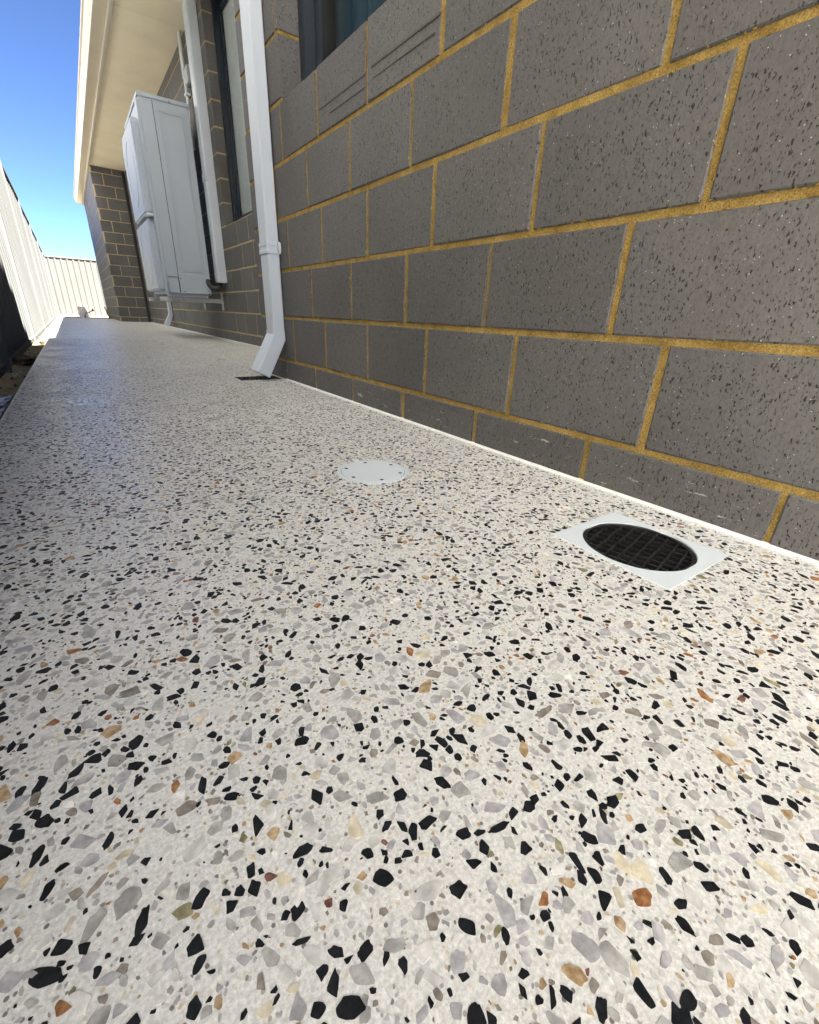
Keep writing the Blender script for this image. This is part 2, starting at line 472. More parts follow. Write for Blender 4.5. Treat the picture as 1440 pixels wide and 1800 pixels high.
for c in slab.children:
    if c.name.startswith('slab'): c.matrix_parent_inverse = Matrix.Translation((-XL, 0, 0))
print('stones', len(P), 'faces', len(ff))
# hairline crack that runs across the slab through the round cap
mb = MB(); pts = []
x = XL
while x < D - .02:
    pts.append((x, .703 + .006 * noise.noise(Vector((x * 9, 0, 3))) + .003 * noise.noise(Vector((x * 40, 0, 7))), .0006 + .0002 * noise.noise(Vector((x * 70, 1, 0))))); x += .008
for side in (pts[:],):
    for i in range(len(side) - 1):
        p, q = side[i], side[i + 1]
        if math.hypot(p[0] - RC[0], p[1] - RC[1]) < RCR + .012 or math.hypot(q[0] - RC[0], q[1] - RC[1]) < RCR + .012: continue
        hw = .0005
        mb.add([(p[0], p[1] - hw, .00055), (q[0], q[1] - hw, .00055), (q[0], q[1] + hw, .00055), (p[0], p[1] + hw, .00055),
                (p[0], p[1] - hw, -.002), (q[0], q[1] - hw, -.002), (q[0], q[1] + hw, -.002), (p[0], p[1] + hw, -.002)],
               [(0, 1, 2, 3), (0, 4, 5, 1), (3, 2, 6, 7)])
o = mb.build('hairline_crack', 'stone_taupe', slab); o.matrix_parent_inverse = Matrix.Translation((-XL, 0, 0))

# ------------------------------------------------------------------ brick house
house = empty('brick_house', (D, YC, 0))
tag(house, 'grey brick house with mustard mortar along the right of the path', 'house')
BH, BL, JT = .172, .3053, .0115
J0 = .0835
brick_cache = {}
def brick_mesh(wd, ht, dp, var):
    k = (round(wd, 3), round(ht, 3), dp, var)
    if k in brick_cache: return brick_cache[k]
    rr = random.Random(hash(k) & 0xffff)
    # local: x along the wall, y into the wall, z up; origin at lower left front
    ch = .0024
    def j(a=.0008): return rr.uniform(-a, a)
    F = [(ch + j(), j(.0004), ch + j()), (wd / 2 + j(), j(.0004), ch + j()), (wd - ch + j(), j(.0004), ch + j()),
         (wd - ch + j(), j(.0004), ht - ch + j()), (wd / 2 + j(), j(.0004), ht - ch + j()), (ch + j(), j(.0004), ht - ch + j())]
    M = [(0 + j(), ch, 0 + j()), (wd / 2, ch, j()), (wd + j(), ch, j()), (wd + j(), ch, ht + j()), (wd / 2, ch, ht + j()), (j(), ch, ht + j())]
    B = [(a_, dp, c_) for a_, _, c_ in M]
    vs_ = F + M + B
    fs_ = [(0, 1, 2, 3, 4, 5)]
    for i in range(6):
        n = (i + 1) % 6
        fs_ += [(i, 6 + i, 6 + n, n), (6 + i, 12 + i, 12 + n, 6 + n)]
    me = bpy.data.meshes.new('brick'); me.from_pydata(vs_, [], fs_); me.materials.append(MATS['brick'])
    bm = bmesh.new(); bm.from_mesh(me); bmesh.ops.recalc_face_normals(bm, faces=bm.faces)
    bmesh.ops.reverse_faces(bm, faces=[f for f in bm.faces if len(f.verts) == 6 and f.normal.y > 0]); bm.to_mesh(me); bm.free()
    brick_cache[k] = me; return me
HI = Matrix.Translation((-D, -YC, 0))
NB = [0]
def wall(core, basis, u0, u1, z0, z1, opens, offs, show, dp=.09, mortar='mortar'):
    """core: mortar mesh builder; basis(u, n, z) -> world; bricks fill u0..u1 by z0..z1 outside the openings."""
    wo_ = core.build('wall', mortar, house); wo_.matrix_parent_inverse = HI
    stuff = MB()
    k = math.floor((z0 - J0) / BH) - 1
    while J0 + k * BH < z1:
        za, zb = J0 + k * BH + JT / 2, J0 + (k + 1) * BH - JT / 2
        za, zb = max(za, z0), min(zb, z1)
        if zb - za > .012:
            of = offs[k % 2]
            n0 = math.floor((u0 - of) / BL) - 1
            u = of + n0 * BL
            while u < u1:
                jit = rnd.uniform(-.0022, .0022)
                ua, ub = max(u + JT / 2 + jit, u0), min(u + BL - JT / 2 + jit, u1)
                segs = [(ua, ub)]
                for (a_, b_, c_, d_) in opens:
                    if za < d_ - .02 and zb > c_ + .02:
                        ns = []
                        for (p, q) in segs:
                            if p < a_: ns.append((p, min(q, a_)))
                            if q > b_: ns.append((max(p, b_), q))
                        segs = ns
                for (p, q) in segs:
                    if q - p < .014: continue
                    me = brick_mesh(q - p, zb - za, dp, rnd.randint(0, 4))
                    n = rnd.uniform(-.0009, .0012)
                    O = Vector(basis(p, n, za))
                    ex = Vector(basis(p + 1, n, za)) - O; en = Vector(basis(p, n + 1, za)) - O; ez = Vector((0, 0, 1))
                    M = Matrix((ex, en, ez)).transposed().to_4x4(); M.translation = O
                    M = M @ Matrix.Rotation(rnd.gauss(0, .0022), 4, 'Z') @ Matrix.Rotation(rnd.gauss(0, .0016), 4, 'Y')
                    if show((p + q) / 2, (za + zb) / 2, basis) and NB[0] < 300:
                        NB[0] += 1
                        b_o = link('brick', me, wo_); b_o.matrix_parent_inverse = Matrix.Identity(4); b_o.matrix_basis = M
                    else:
                        stuff.add([M @ v_.co for v_ in me.vertices], [tuple(f_.vertices) for f_ in me.polygons])
                u += BL
        k += 1
    if stuff.v:
        me = bpy.data.meshes.new('bricks'); me.from_pydata(stuff.v, [], stuff.f); me.materials.append(MATS['brick'])
        s_o = link('bricks', me, wo_); s_o['kind'] = 'stuff'
    return wo_
def vis(u, z, basis):
    return any(inframe(basis(u + du, 0, z + dz), 0) for du in (-.14, 0, .14) for dz in (-.07, .07))
RK = .0028
# near wall: two storeys, one window
YF = -1.9
W1 = (.02, 1.872, .9385, 2.15)
HT = 4.16
core = MB()
x0, x1 = D + RK, D + .10
core.box(x0, x1, YF, YC - .003, -.12, W1[2] - .003)
core.box(x0, x1, YF, W1[0] - .003, W1[2] - .003, HT)
core.box(x0, x1, W1[1] + .003, YC - .003, W1[2] - .003, HT)
core.box(x0, x1, W1[0] - .003, W1[1] + .003, W1[3] + .003, HT)
wn = wall(core, lambda u, n, z: (D + n, u, z), YF - .003, YC, -.0885 + .005, 3.2, [W1], {0: .367, 1: .467}, vis)
# set-back wall
W2 = (2.95, 4.655, .945, 2.40)
core = MB(); x0, x1 = XR + RK, XR + .10
core.box(x0, x1, YC - .2, YK + .1, -.12, W2[2] - .003)
core.box(x0, x1, YC - .2, W2[0] - .003, W2[2] - .003, ZS - .003)
core.box(x0, x1, W2[1] + .003, YK + .1, W2[2] - .003, ZS - .003)
def vis_r(u, z, basis): return vis(u, z, basis) and 3.2 < u < 8.5 and (u < 5.25 or z < .42 or z > 1.9 and u < 6.6)
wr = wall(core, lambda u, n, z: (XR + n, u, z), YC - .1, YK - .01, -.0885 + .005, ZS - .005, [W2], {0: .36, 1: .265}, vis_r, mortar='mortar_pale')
# front of the far projecting wall
core = MB(); core.box(D + .005, XR - .052, YK + RK, YK + .09, -.12, ZS - .003)
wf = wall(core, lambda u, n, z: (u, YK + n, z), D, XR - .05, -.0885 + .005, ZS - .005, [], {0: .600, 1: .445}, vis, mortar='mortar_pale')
# its long side and far end
core = MB(); core.box(D + RK, D + .10, YK + .092, YE - .003, -.12, ZS - .003)
def basis_side(u, n, z): return (D + n, u, z)
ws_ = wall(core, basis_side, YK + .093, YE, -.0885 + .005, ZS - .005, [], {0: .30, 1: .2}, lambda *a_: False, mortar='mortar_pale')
# closing walls (round the corner, out of sight) and dark strip
mb = MB(); mb.box(D + .101, XR + .0, YC - .09, YC - .006, -.12, HT); mb.box(D + .101, 9, YE - .1, YE - .01, -.12, ZS)
mb.box(9, 9.1, YF, YE, -.12, HT); mb.box(D + .101, 9, YF, YF + .1, -.12, HT); mb.box(XR + .102, 9, YC - .09, YC - .006, ZS + .2, HT)
o = mb.build('outer_wall', 'brick', house); o.matrix_parent_inverse = HI
mb = MB(); mb.box(XR - .049, XR - .001, YK + .012, YK + .08, -.05, ZS - .004)
o = mb.build('dark_strip', 'rubber_black', house); o.matrix_parent_inverse = HI
# weep hole in the lowest course
mb = MB(); mb.box(D + .0005, D + .0034, .777, .785, .004, J0 - .006)
o = mb.build('weep_hole', 'pit_dark', wn)
# dark drag marks on the sill course
mb = MB()
for (ya, za, yb, zb, t) in ((1.26, .842, .985, .839, .0022), (1.57, .838, 1.29, .842, .0022), (1.25, .818, 1.0, .812, .0008), (1.5, .812, 1.29, .817, .0008), (.94, .86, .80, .858, .0008), (.95, .885, .72, .880, .0007)):
    mb.box(D - .0016, D - .0004, min(ya, yb), max(ya, yb), za - t, za + t)
o = mb.build('drag_marks', 'drag_mark', wn)

# dabs of mortar smeared over the brick edges
mb = MB(); rd = random.Random(4)
for q in range(900):
    k_ = rd.randint(0, 6); zj = J0 + k_ * BH; y_ = rd.uniform(-.1, 1.9)
    if rd.random() < .6: z_ = zj + rd.choice((-1, 1)) * (JT / 2 + rd.uniform(-.0006, .0016)); ry, rz_ = rd.uniform(.0015, .006), rd.uniform(.0006, .0018)
    else:
        of = {0: .367, 1: .467}[k_ % 2]; y_ = of + BL * rd.randint(-2, 4) + rd.choice((-1, 1)) * (JT / 2 + rd.uniform(-.0006, .0016)); z_ = zj + rd.uniform(.01, BH - .01); ry, rz_ = rd.uniform(.0006, .0018), rd.uniform(.0015, .006)
    if z_ > .925 or z_ < .01 or (y_ < .02 and z_ > .9): continue
    n = 7; o_ = len(mb.v); xx = D - .0018
    for i in range(n):
        t = 2 * math.pi * (i + rd.uniform(-.3, .3)) / n; f = rd.uniform(.6, 1.2)
        mb.v.append((D + .0006, y_ + ry * f * math.cos(t), z_ + rz_ * f * math.sin(t)))
    mb.v.append((xx + rd.uniform(0, .0006), y_, z_))
    for i in range(n): mb.f.append((o_ + i, o_ + (i + 1) % n, o_ + n)); mb.mi.append(0)
o = mb.build('mortar_dabs', 'mortar', wn); o['kind'] = 'stuff'

def part(mb, name, mat, parent=house, **kw):
    o = mb.build(name, mat, parent, **kw)
    o.matrix_parent_inverse = HI if parent is house else Matrix.Identity(4)
    return o
def window(W, xf, label):
    y0, y1, z0, z1 = W
    root = MB()
    t = .045
    for (a_, b_, c_, d_) in ((y0, y0 + t, z0 - .002, z1), (y1 - t, y1 - .0005, z0 - .002, z1)):
        root.prism([(xf, a_), (xf + .075, a_), (xf + .075, b_), (xf, b_)], 2, c_, d_)
    root.box(xf, xf + .075, y0 + t, y1 - t, z0 - .002, z0 + .04); root.box(xf, xf + .075, y0 + t, y1 - t, z1 - .045, z1)
    fr_ = part(root, 'window_frame', 'frame_navy', house, bevel=.002); fr_['label'] = label
    s = MB(); a_, b_ = y0 + t + .001, y1 - t - .001; c_, d_ = z0 + .041, z1 - .046; mid = (a_ + b_) / 2
    for (p, q, xo) in ((a_, mid + .02, .018), (mid - .02, b_, .040)):
        for (e0, e1) in ((p, p + .032), (q - .032, q)): s.box(xf + xo, xf + xo + .018, e0, e1, c_, d_)
        s.box(xf + xo, xf + xo + .018, p + .0325, q - .0325, c_, c_ + .035); s.box(xf + xo, xf + xo + .018, p + .0325, q - .0325, d_ - .035, d_)
    part(s, 'sash', 'frame_navy', fr_, bevel=.0015)
    for (p, q, xo) in ((a_, mid + .02, .018), (mid - .02, b_, .040)):
        g = MB(); g.box(xf + xo + .007, xf + xo + .011, p + .03, q - .03, c_ + .033, d_ - .033)
        part(g, 'pane', 'glass', fr_)
    return fr_
f1 = window(W1, .812, 'dark navy aluminium window frame under the top edge of the photo')
f2 = window(W2, XR + .075, 'dark navy window frame of the set-back wall')
def curtain(x, y0, y1, z0, z1, mat, parent, amp, wl):
    mb = MB(); n = int((y1 - y0) / wl * 8); prof = []
    for i in range(n + 1):
        y = y0 + (y1 - y0) * i / n
        prof.append((x + amp * math.sin(2 * math.pi * y / wl) + amp * .5 * math.sin(2 * math.pi * y / wl / 1.7 + 1), y))
    back = [(p[0] + .002, p[1]) for p in prof][::-1]
    mb.prism(prof + back, 2, z0, z1)
    return part(mb, 'curtain', mat, parent)
curtain(1.02, W1[0] - .1, W1[1] + .1, .80, 2.3, 'curtain', f1, .02, .11)
curtain(XR + .075 + .0635, W2[0] + .05, W2[1] - .046, W2[2] + .042, 2.352, 'blind', f2, .0016, .09)
# rooms behind the windows
for (xa, ya, yb, parent) in ((D + .102, -.6, 2.15, f1), (XR + .102, 2.5, 5.0, f2)):
    mb = MB(); zt = 2.39
    mb.box(xa, xa + 2.2, ya - .05, ya, .3, zt); mb.box(xa, xa + 2.2, yb, yb + .05, .3, zt); mb.box(xa + 2.2, xa + 2.25, ya, yb, .3, zt)
    mb.box(xa, xa + 2.2, ya, yb, .25, .3); mb.box(xa, xa + 2.2, ya, yb, zt + .001, zt + .02)
    part(mb, 'room', 'room_dark', parent)

# soffit, fascia, gutter, roof
def soffit(x0, x1, y0, y1):
    mb = MB(); mb.box(x0, x1, y0, y1, ZS, ZS + .006); return part(mb, 'soffit_sheet', 'soffit')
js = [YC, 2.80, 5.23, 7.66, 10.10, YK + .002]
for i in range(len(js) - 1): soffit(.748, XR + .05, js[i] + .002, js[i + 1] - .002)
mb = MB(); mb.box(.748, XR + .05, YC, YK + .002, ZS + .008, ZS + .012); part(mb, 'soffit_backing', 'room_dark')
soffit(.748, 3.0, YE + .003, YE + .42)
YG = YE + .44
mb = MB(); mb.box(.716, .746, YC + .002, YG, ZS - .018, ZS + .15); part(mb, 'fascia', 'fascia', bevel=.003)
mb = MB(); mb.box(.747, 4, YG - .02, YG, ZS - .018, ZS + .15); part(mb, 'fascia', 'fascia', bevel=.003)
GP = [(.714, 2.425), (.622, 2.425), (.614, 2.437), (.616, 2.452), (.602, 2.468), (.590, 2.492), (.588, 2.508), (.576, 2.511), (.573, 2.520), (.575, 2.530), (.584, 2.531),
      (.586, 2.524), (.595, 2.512), (.598, 2.494), (.610, 2.472), (.622, 2.456), (.624, 2.431), (.712, 2.431), (.712, 2.53), (.714, 2.53)]
mb = MB(); mb.prism(GP, 1, YC + .004, YG - .02)
g_o = part(mb, 'gutter', 'gutter_cream')
mb = MB(); mb.prism([(.714, 2.424), (.621, 2.424), (.586, 2.50), (.574, 2.531), (.714, 2.531)], 1, YG - .019, YG - .015); part(mb, 'gutter_end', 'gutter_cream', g_o)
mb = MB()
mb.add([(.66, YC + .0, 2.56), (.66, YG + .04, 2.56), (5.0, YG - 3.4, 4.0), (5.0, YC, 4.0), (9.2, YC, 2.6), (9.2, YG, 2.6), (.66, YC, 2.535), (.66, YG + .04, 2.535), (9.2, YC, 2.575), (9.2, YG, 2.575)],
       [(0, 1, 2, 3), (3, 2, 5, 4), (1, 5, 2), (6, 7, 1, 0), (7, 9, 5, 1), (9, 8, 4, 5), (6, 8, 9, 7), (0, 3, 4, 8, 6)])
part(mb, 'roof', 'roof_metal')
mb = MB(); mb.box(D + .02, 9.05, YF - .05, YC - .02, HT + .002, HT + .12); part(mb, 'upper_roof', 'roof_metal')

# sealant strip along the foot of the wall
sl = empty('sealant_strip', (D, 0, 0)); tag(sl, 'thin white sealant strip along the foot of the brick wall', 'sealant')
def bead(x, ya, yb, wdt):
    mb = MB(); n = int((yb - ya) / .03)
    f = lambda y: wdt * (1 + .35 * noise.noise(Vector((y * 8, 2, 2))) + .2 * noise.noise(Vector((y * 31, 5, 2))))
    for i in range(n + 1):
        y_ = ya + (yb - ya) * i / n; p_ = f(y_)
        mb.v += [(x - p_, y_, -.001), (x - p_ * .9, y_, .002), (x - p_ * .3, y_, .0034), (x + .004, y_, .0037)]
    for i in range(n):
        for k_ in range(3): mb.f.append((4 * i + k_, 4 * i + k_ + 1, 4 * i + 5 + k_, 4 * i + 4 + k_)); mb.mi.append(0)
    mb.build('bead', 'sealant', sl)
bead(D, -1.7, 2.0, .0065); bead(D, 2.19, YC, .0065); bead(XR, YC + .01, YK, .014)
fix(sl)

# ------------------------------------------------------------------ drains in the slab
def ring(mb, cx, cy, r0_, r1_, z, n=48, mi=0):
    o_ = len(mb.v)
    for i in range(n):
        t = 2 * math.pi * i / n
        mb.v += [(cx + r0_ * math.cos(t), cy + r0_ * math.sin(t), z), (cx + r1_ * math.cos(t), cy + r1_ * math.sin(t), z)]
    for i in range(n):
        k_ = (i + 1) % n; mb.f.append((o_ + 2 * i, o_ + 2 * i + 1, o_ + 2 * k_ + 1, o_ + 2 * k_)); mb.mi.append(mi)
def cyl(mb, cx, cy, r_, z0, z1, n=48, cap=True, mi=0):
    mb.prism([(cx + r_ * math.cos(2 * math.pi * i / n), cy + r_ * math.sin(2 * math.pi * i / n)) for i in range(n)], 2, z0, z1, mi)
cap = empty('inspection_cover', (RC[0], RC[1], 0)); tag(cap, 'round flat white screw-down inspection cover set in the slab', 'cover')
mb = MB(); ring(mb, RC[0], RC[1], RCR - .0065, RCR, .0012); ring(mb, RC[0], RC[1], RCR, RCR + .0006, -.002)
o_ = len(mb.v); n_ = 48
for i in range(n_):
    t = 2 * math.pi * i / n_
    mb.v += [(RC[0] + RCR * math.cos(t), RC[1] + RCR * math.sin(t), .0012), (RC[0] + RCR * math.cos(t), RC[1] + RCR * math.sin(t), -.002),
             (RC[0] + (RCR - .0065) * math.cos(t), RC[1] + (RCR - .0065) * math.sin(t), .0012), (RC[0] + (RCR - .0065) * math.cos(t), RC[1] + (RCR - .0065) * math.sin(t), .0003)]
for i in range(n_):
    k_ = (i + 1) % n_
    mb.f += [(o_ + 4 * i, o_ + 4 * k_, o_ + 4 * k_ + 1, o_ + 4 * i + 1), (o_ + 4 * i + 2, o_ + 4 * k_ + 2, o_ + 4 * k_ + 3, o_ + 4 * i + 3)]; mb.mi += [0, 0]
mb.build('rim', 'white_pvc', cap)
mb = MB(); cyl(mb, RC[0], RC[1], RCR - .0075, .0002, .0016); mb.build('lid', 'white_pvc', cap, bevel=.0004, seg=1)
mb = MB(); cyl(mb, RC[0], RC[1], RCR - .0066, -.001, .00025); mb.build('gap', 'seam_dark', cap)
for i in range(6):
    t = 2 * math.pi * (i + .28) / 6; q = (RC[0] + (RCR - .015) * math.cos(t), RC[1] + (RCR - .015) * math.sin(t))
    mb = MB(); cyl(mb, q[0], q[1], .0036, .0010, .0019, 14); mb.build('screw', 'rubber_black', cap)
fix(cap)
sq = empty('floor_drain', (SQC[0], SQC[1], 0)); tag(sq, 'white square floor drain with a round black grate', 'floor drain')
mb = MB(); n_ = 64; zt, zb = .0016, -.001
ins = [(SQC[0] + SQR * math.cos(2 * math.pi * i / n_), SQC[1] + SQR * math.sin(2 * math.pi * i / n_)) for i in range(n_)]
def sqp(t):
    c_, s_ = math.cos(t), math.sin(t); hx, hy = (SQ[1] - SQ[0]) / 2, (SQ[3] - SQ[2]) / 2
    k_ = min(hx / abs(c_) if abs(c_) > 1e-6 else 9, hy / abs(s_) if abs(s_) > 1e-6 else 9); return (SQC[0] + k_ * c_, SQC[1] + k_ * s_)
hx, hy = (SQ[1] - SQ[0]) / 2, (SQ[3] - SQ[2]) / 2; ca = math.atan2(hy, hx)
angs = sorted([2 * math.pi * i / n_ for i in range(n_)] + [ca, math.pi - ca, math.pi + ca, 2 * math.pi - ca])
n_ = len(angs); o_ = 0
for t in angs:
    i_, e_ = (SQC[0] + SQR * math.cos(t), SQC[1] + SQR * math.sin(t)), sqp(t)
    mb.v += [(*i_, zt), (*e_, zt), (*e_, zb), (*i_, -.03)]
for i in range(n_):
    k_ = (i + 1) % n_
    mb.f += [(4 * i, 4 * i + 1, 4 * k_ + 1, 4 * k_), (4 * i + 1, 4 * i + 2, 4 * k_ + 2, 4 * k_ + 1), (4 * i, 4 * k_, 4 * k_ + 3, 4 * i + 3)]; mb.mi += [0, 0, 0]
mb.build('surround', 'white_pvc', sq)
gr_ = MB(); r1_ = SQR - .0005
o_ = len(gr_.v); n_ = 64
for i in range(n_):
    t = 2 * math.pi * i / n_; c_, s_ = math.cos(t), math.sin(t)
    gr_.v += [(SQC[0] + r1_ * c_, SQC[1] + r1_ * s_, -.0005), (SQC[0] + (r1_ - .005) * c_, SQC[1] + (r1_ - .005) * s_, -.0005), (SQC[0] + (r1_ - .005) * c_, SQC[1] + (r1_ - .005) * s_, -.012)]
for i in range(n_):
    k_ = (i + 1) % n_
    gr_.f += [(3 * i, 3 * i + 1, 3 * k_ + 1, 3 * k_), (3 * i + 1, 3 * i + 2, 3 * k_ + 2, 3 * k_ + 1)]; gr_.mi += [0, 0]
ri = r1_ - .004
grate_ring = gr_.build('grate_ring', 'grate_black', sq)
for fam in (0, 1):
    ang = R(12) if fam == 0 else R(102); ux, uy = math.cos(ang), math.sin(ang)
    nb_ = 8
    for i in range(nb_):
        d_ = (i - (nb_ - 1) / 2) * .0155; L_ = math.sqrt(max(0, ri * ri - d_ * d_))
        cx, cy = SQC[0] - uy * d_, SQC[1] + ux * d_; hw = .0012; ztp = -.0022 - .0006 * fam
        b = MB(); cs = [(cx + sx * L_ * ux - sw * hw * uy, cy + sx * L_ * uy + sw * hw * ux) for sx, sw in ((-1, -1), (1, -1), (1, 1), (-1, 1))]
        b.add([(*p, ztp - .006) for p in cs] + [(*p, ztp) for p in cs], [(0, 1, 2, 3), (4, 5, 6, 7), (0, 1, 5, 4), (1, 2, 6, 5), (2, 3, 7, 6), (3, 0, 4, 7)])
        b.build('grate_bar', 'grate_black', sq)
mb = MB(); cyl(mb, SQC[0], SQC[1], SQR + .003, -.075, -.07); mb.build('pit_floor', 'pit_dark', sq)
fix(sq)
bd = empty('drain_pit', ((DR[0] + DR[1]) / 2, (DR[2] + DR[3]) / 2, 0)); tag(bd, 'black square drain pit under the nearest downpipe elbow', 'drain')
mb = MB(); t = .006
mb.box(DR[0], DR[0] + t, DR[2], DR[3], -.09, -.003); mb.box(DR[1] - t, DR[1], DR[2], DR[3], -.09, -.003)
mb.box(DR[0] + t, DR[1] - t, DR[2], DR[2] + t, -.09, -.0035); mb.box(DR[0] + t, DR[1] - t, DR[3] - t, DR[3], -.09, -.0035)
mb.build('rim', 'rubber_black', bd)
mb = MB(); mb.box(DR[0] + t, DR[1] - t, DR[2] + t, DR[3] - t, -.088, -.08); mb.build('pit_floor', 'pit_dark', bd)
for i in range(9):
    xx = DR[0] + t + (DR[1] - DR[0] - 2 * t) * (i + .5) / 9
    mb = MB(); mb.box(xx - .0025, xx + .0025, DR[2] + t, DR[3] - t, -.016, -.006); mb.build('grate_bar', 'grate_black', bd)
fix(bd)

# ------------------------------------------------------------------ downpipes
def oct_prof(x0, x1, y0, y1, c_): return [(x0 + c_, y0), (x1 - c_, y0), (x1, y0 + c_), (x1, y1 - c_), (x1 - c_, y1), (x0 + c_, y1), (x0, y1 - c_), (x0, y0 + c_)]
def loft(mb, secs):
    n = len(secs[0]); o_ = len(mb.v)
    for sct in secs: mb.v += sct
    for i in range(len(secs) - 1):
        for k_ in range(n): mb.f.append((o_ + i * n + k_, o_ + i * n + (k_ + 1) % n, o_ + (i + 1) * n + (k_ + 1) % n, o_ + (i + 1) * n + k_)); mb.mi.append(0)
def downpipe(xw, y0, ztop, dx, dy, label, clips, kick):
    x1 = xw - .003; x0 = x1 - dx; y1 = y0 + dy
    root = empty('downpipe', ((x0 + x1) / 2, (y0 + y1) / 2, 0)); tag(root, label, 'downpipe', 'white downpipes on the brick house')
    zk = .175
    mb = MB(); secs = [[(px, py, z_) for px, py in oct_prof(x0, x1, y0, y1, .004)] for z_ in (zk - .002, ztop)]
    loft(mb, secs); o = mb.build('pipe', 'white_paint', root)
    # kicked elbow (slightly larger, slides over the pipe); leans away from the wall
    e = .0025; mb = MB()
    P0 = oct_prof(x0 - e, x1 + .001, y0 - e, y1 + e, .004)
    def at(px, t_, drop, ext):       # sheared section: top is cut level, foot square to the tilted axis
        return px
    secs = []
    for (t_, sx) in ((0, 0), (1, 1)):
        sc = []
        for px, py in P0:
            f = (px - x0) / (x1 - x0)
            if t_ == 0: z_ = zk + .030 * (1 - f) * 0 - .0 + (.028 * 0); sc.append((px, py, zk + .012 - .022 * f))
            else: sc.append((px - kick + .012 * (1 - f) * 0, py, .012 + .026 * (1 - f)))
        secs.append(sc)
    loft(mb, secs)
    secs2 = [[(px, py, zk + .012 - .022 * ((px - x0) / (x1 - x0))) for px, py in P0], [(px, py, zk + .026) for px, py in P0]]
    mb2 = MB(); loft(mb, secs2)
    mb.build('elbow', 'white_paint', root)
    mb = MB(); cx = (x0 + x1) / 2 + .012
    for sgn in (0,):
        mb.tube([(cx, y0 - e - .002, zk + .004), (cx, y0 - e + .002, zk + .004)], .0022, 8)
    mb.build('screw', 'galvanised', root)
    for zc in clips:
        mb = MB(); c0 = .0035
        loft(mb, [[(px, py, z_) for px, py in oct_prof(x0 - ex, x1 + .002, y0 - ex, y1 + ex, .004)] for z_, ex in ((zc - .021, .0005), (zc - .020, c0), (zc - .008, c0), (zc - .006, .002), (zc + .006, .002), (zc + .008, c0), (zc + .020, c0), (zc + .021, .0005))])
        for ye in (y0 - .014, y1 + .014):
            tab = [(ye + .011 * math.cos(a_), zc + .021 * math.sin(a_)) for a_ in [2 * math.pi * i / 14 for i in range(14)]]
            mb.prism(tab, 0, x1 - .010, x1 - .001)
        cl = mb.build('clip', 'white_paint', root)
        mb = MB(); mb.tube([(x1 - .0125, y0 - .016, zc), (x1 - .009, y0 - .016, zc)], .004, 10); mb.build('screw', 'galvanised', cl)
    fix(root); return root
downpipe(D, 1.980, 4.2, .048, .092, 'tall white rectangular downpipe standing over the black drain, nearest the camera', (.507, 2.3), .082)
downpipe(XR, 8.0, ZS - .01, .05, .075, 'distant white downpipe foot below the air conditioner', (1.2,), .08)

# ------------------------------------------------------------------ air conditioner
ac = empty('air_conditioner', (.95, 5.4, .38)); tag(ac, 'tall white air conditioner outdoor unit on wall brackets', 'air conditioner')
AX0, AX1, AY0, AY1, AZ0, AZ1 = .765, 1.135, 4.93, 5.87, .395, 1.805
mb = MB(); mb.box(AX0, AX1, AY0, AY1, AZ0, AZ1); mb.build('casing', 'ac_white', ac, bevel=.008, seg=3, smooth=False)
mb = MB(); mb.box(AX0 - .006, AX1 + .004, AY0 - .006, AY1 + .006, AZ1 - .022, AZ1 + .012); mb.build('top_cover', 'ac_white', ac, bevel=.006)
# near side: raised panel frame, seam, lower cover
def frame_box(mb, x0, x1, z0, z1, y, wdt, dep):
    mb.box(x0, x0 + wdt, y - dep, y + .001, z0, z1); mb.box(x1 - wdt, x1, y - dep, y + .001, z0, z1)
    mb.box(x0 + wdt, x1 - wdt, y - dep, y + .001, z0, z0 + wdt); mb.box(x0 + wdt, x1 - wdt, y - dep, y + .001, z1 - wdt, z1)
mb = MB(); mb.box(.868, 1.128, AY0 - .004, AY0 + .002, AZ0 + .006, AZ1 - .026); sp_o = mb.build('side_panel', 'ac_white', ac, bevel=.002)
mb = MB(); frame_box(mb, .905, 1.095, .575, AZ1 - .075, AY0 - .004, .020, .0025); mb.build('embossed_frame', 'ac_white', sp_o, bevel=.0018)
mb = MB(); mb.box(.862, .8665, AY0 - .0007, AY0 + .002, AZ0 + .01, AZ1 - .026); mb.box(AX0 + .01, .8615, AY0 - .0007, AY0 + .002, .528, .532); mb.build('seam', 'seam_dark', ac)
mb = MB(); mb.box(AX0 + .004, .861, AY0 - .007, AY0 + .001, AZ0 + .004, .526); mb.build('valve_cover', 'ac_white', ac, bevel=.004)
for (x_, z_) in ((.88, .52), (1.115, .50), (.90, .415), (1.11, .405), (.99, AZ1 - .012)):
    mb = MB(); mb.tube([(x_, AY0 - .0075, z_), (x_, AY0 - .002, z_)], .005, 8); mb.build('screw', 'rubber_black', ac)
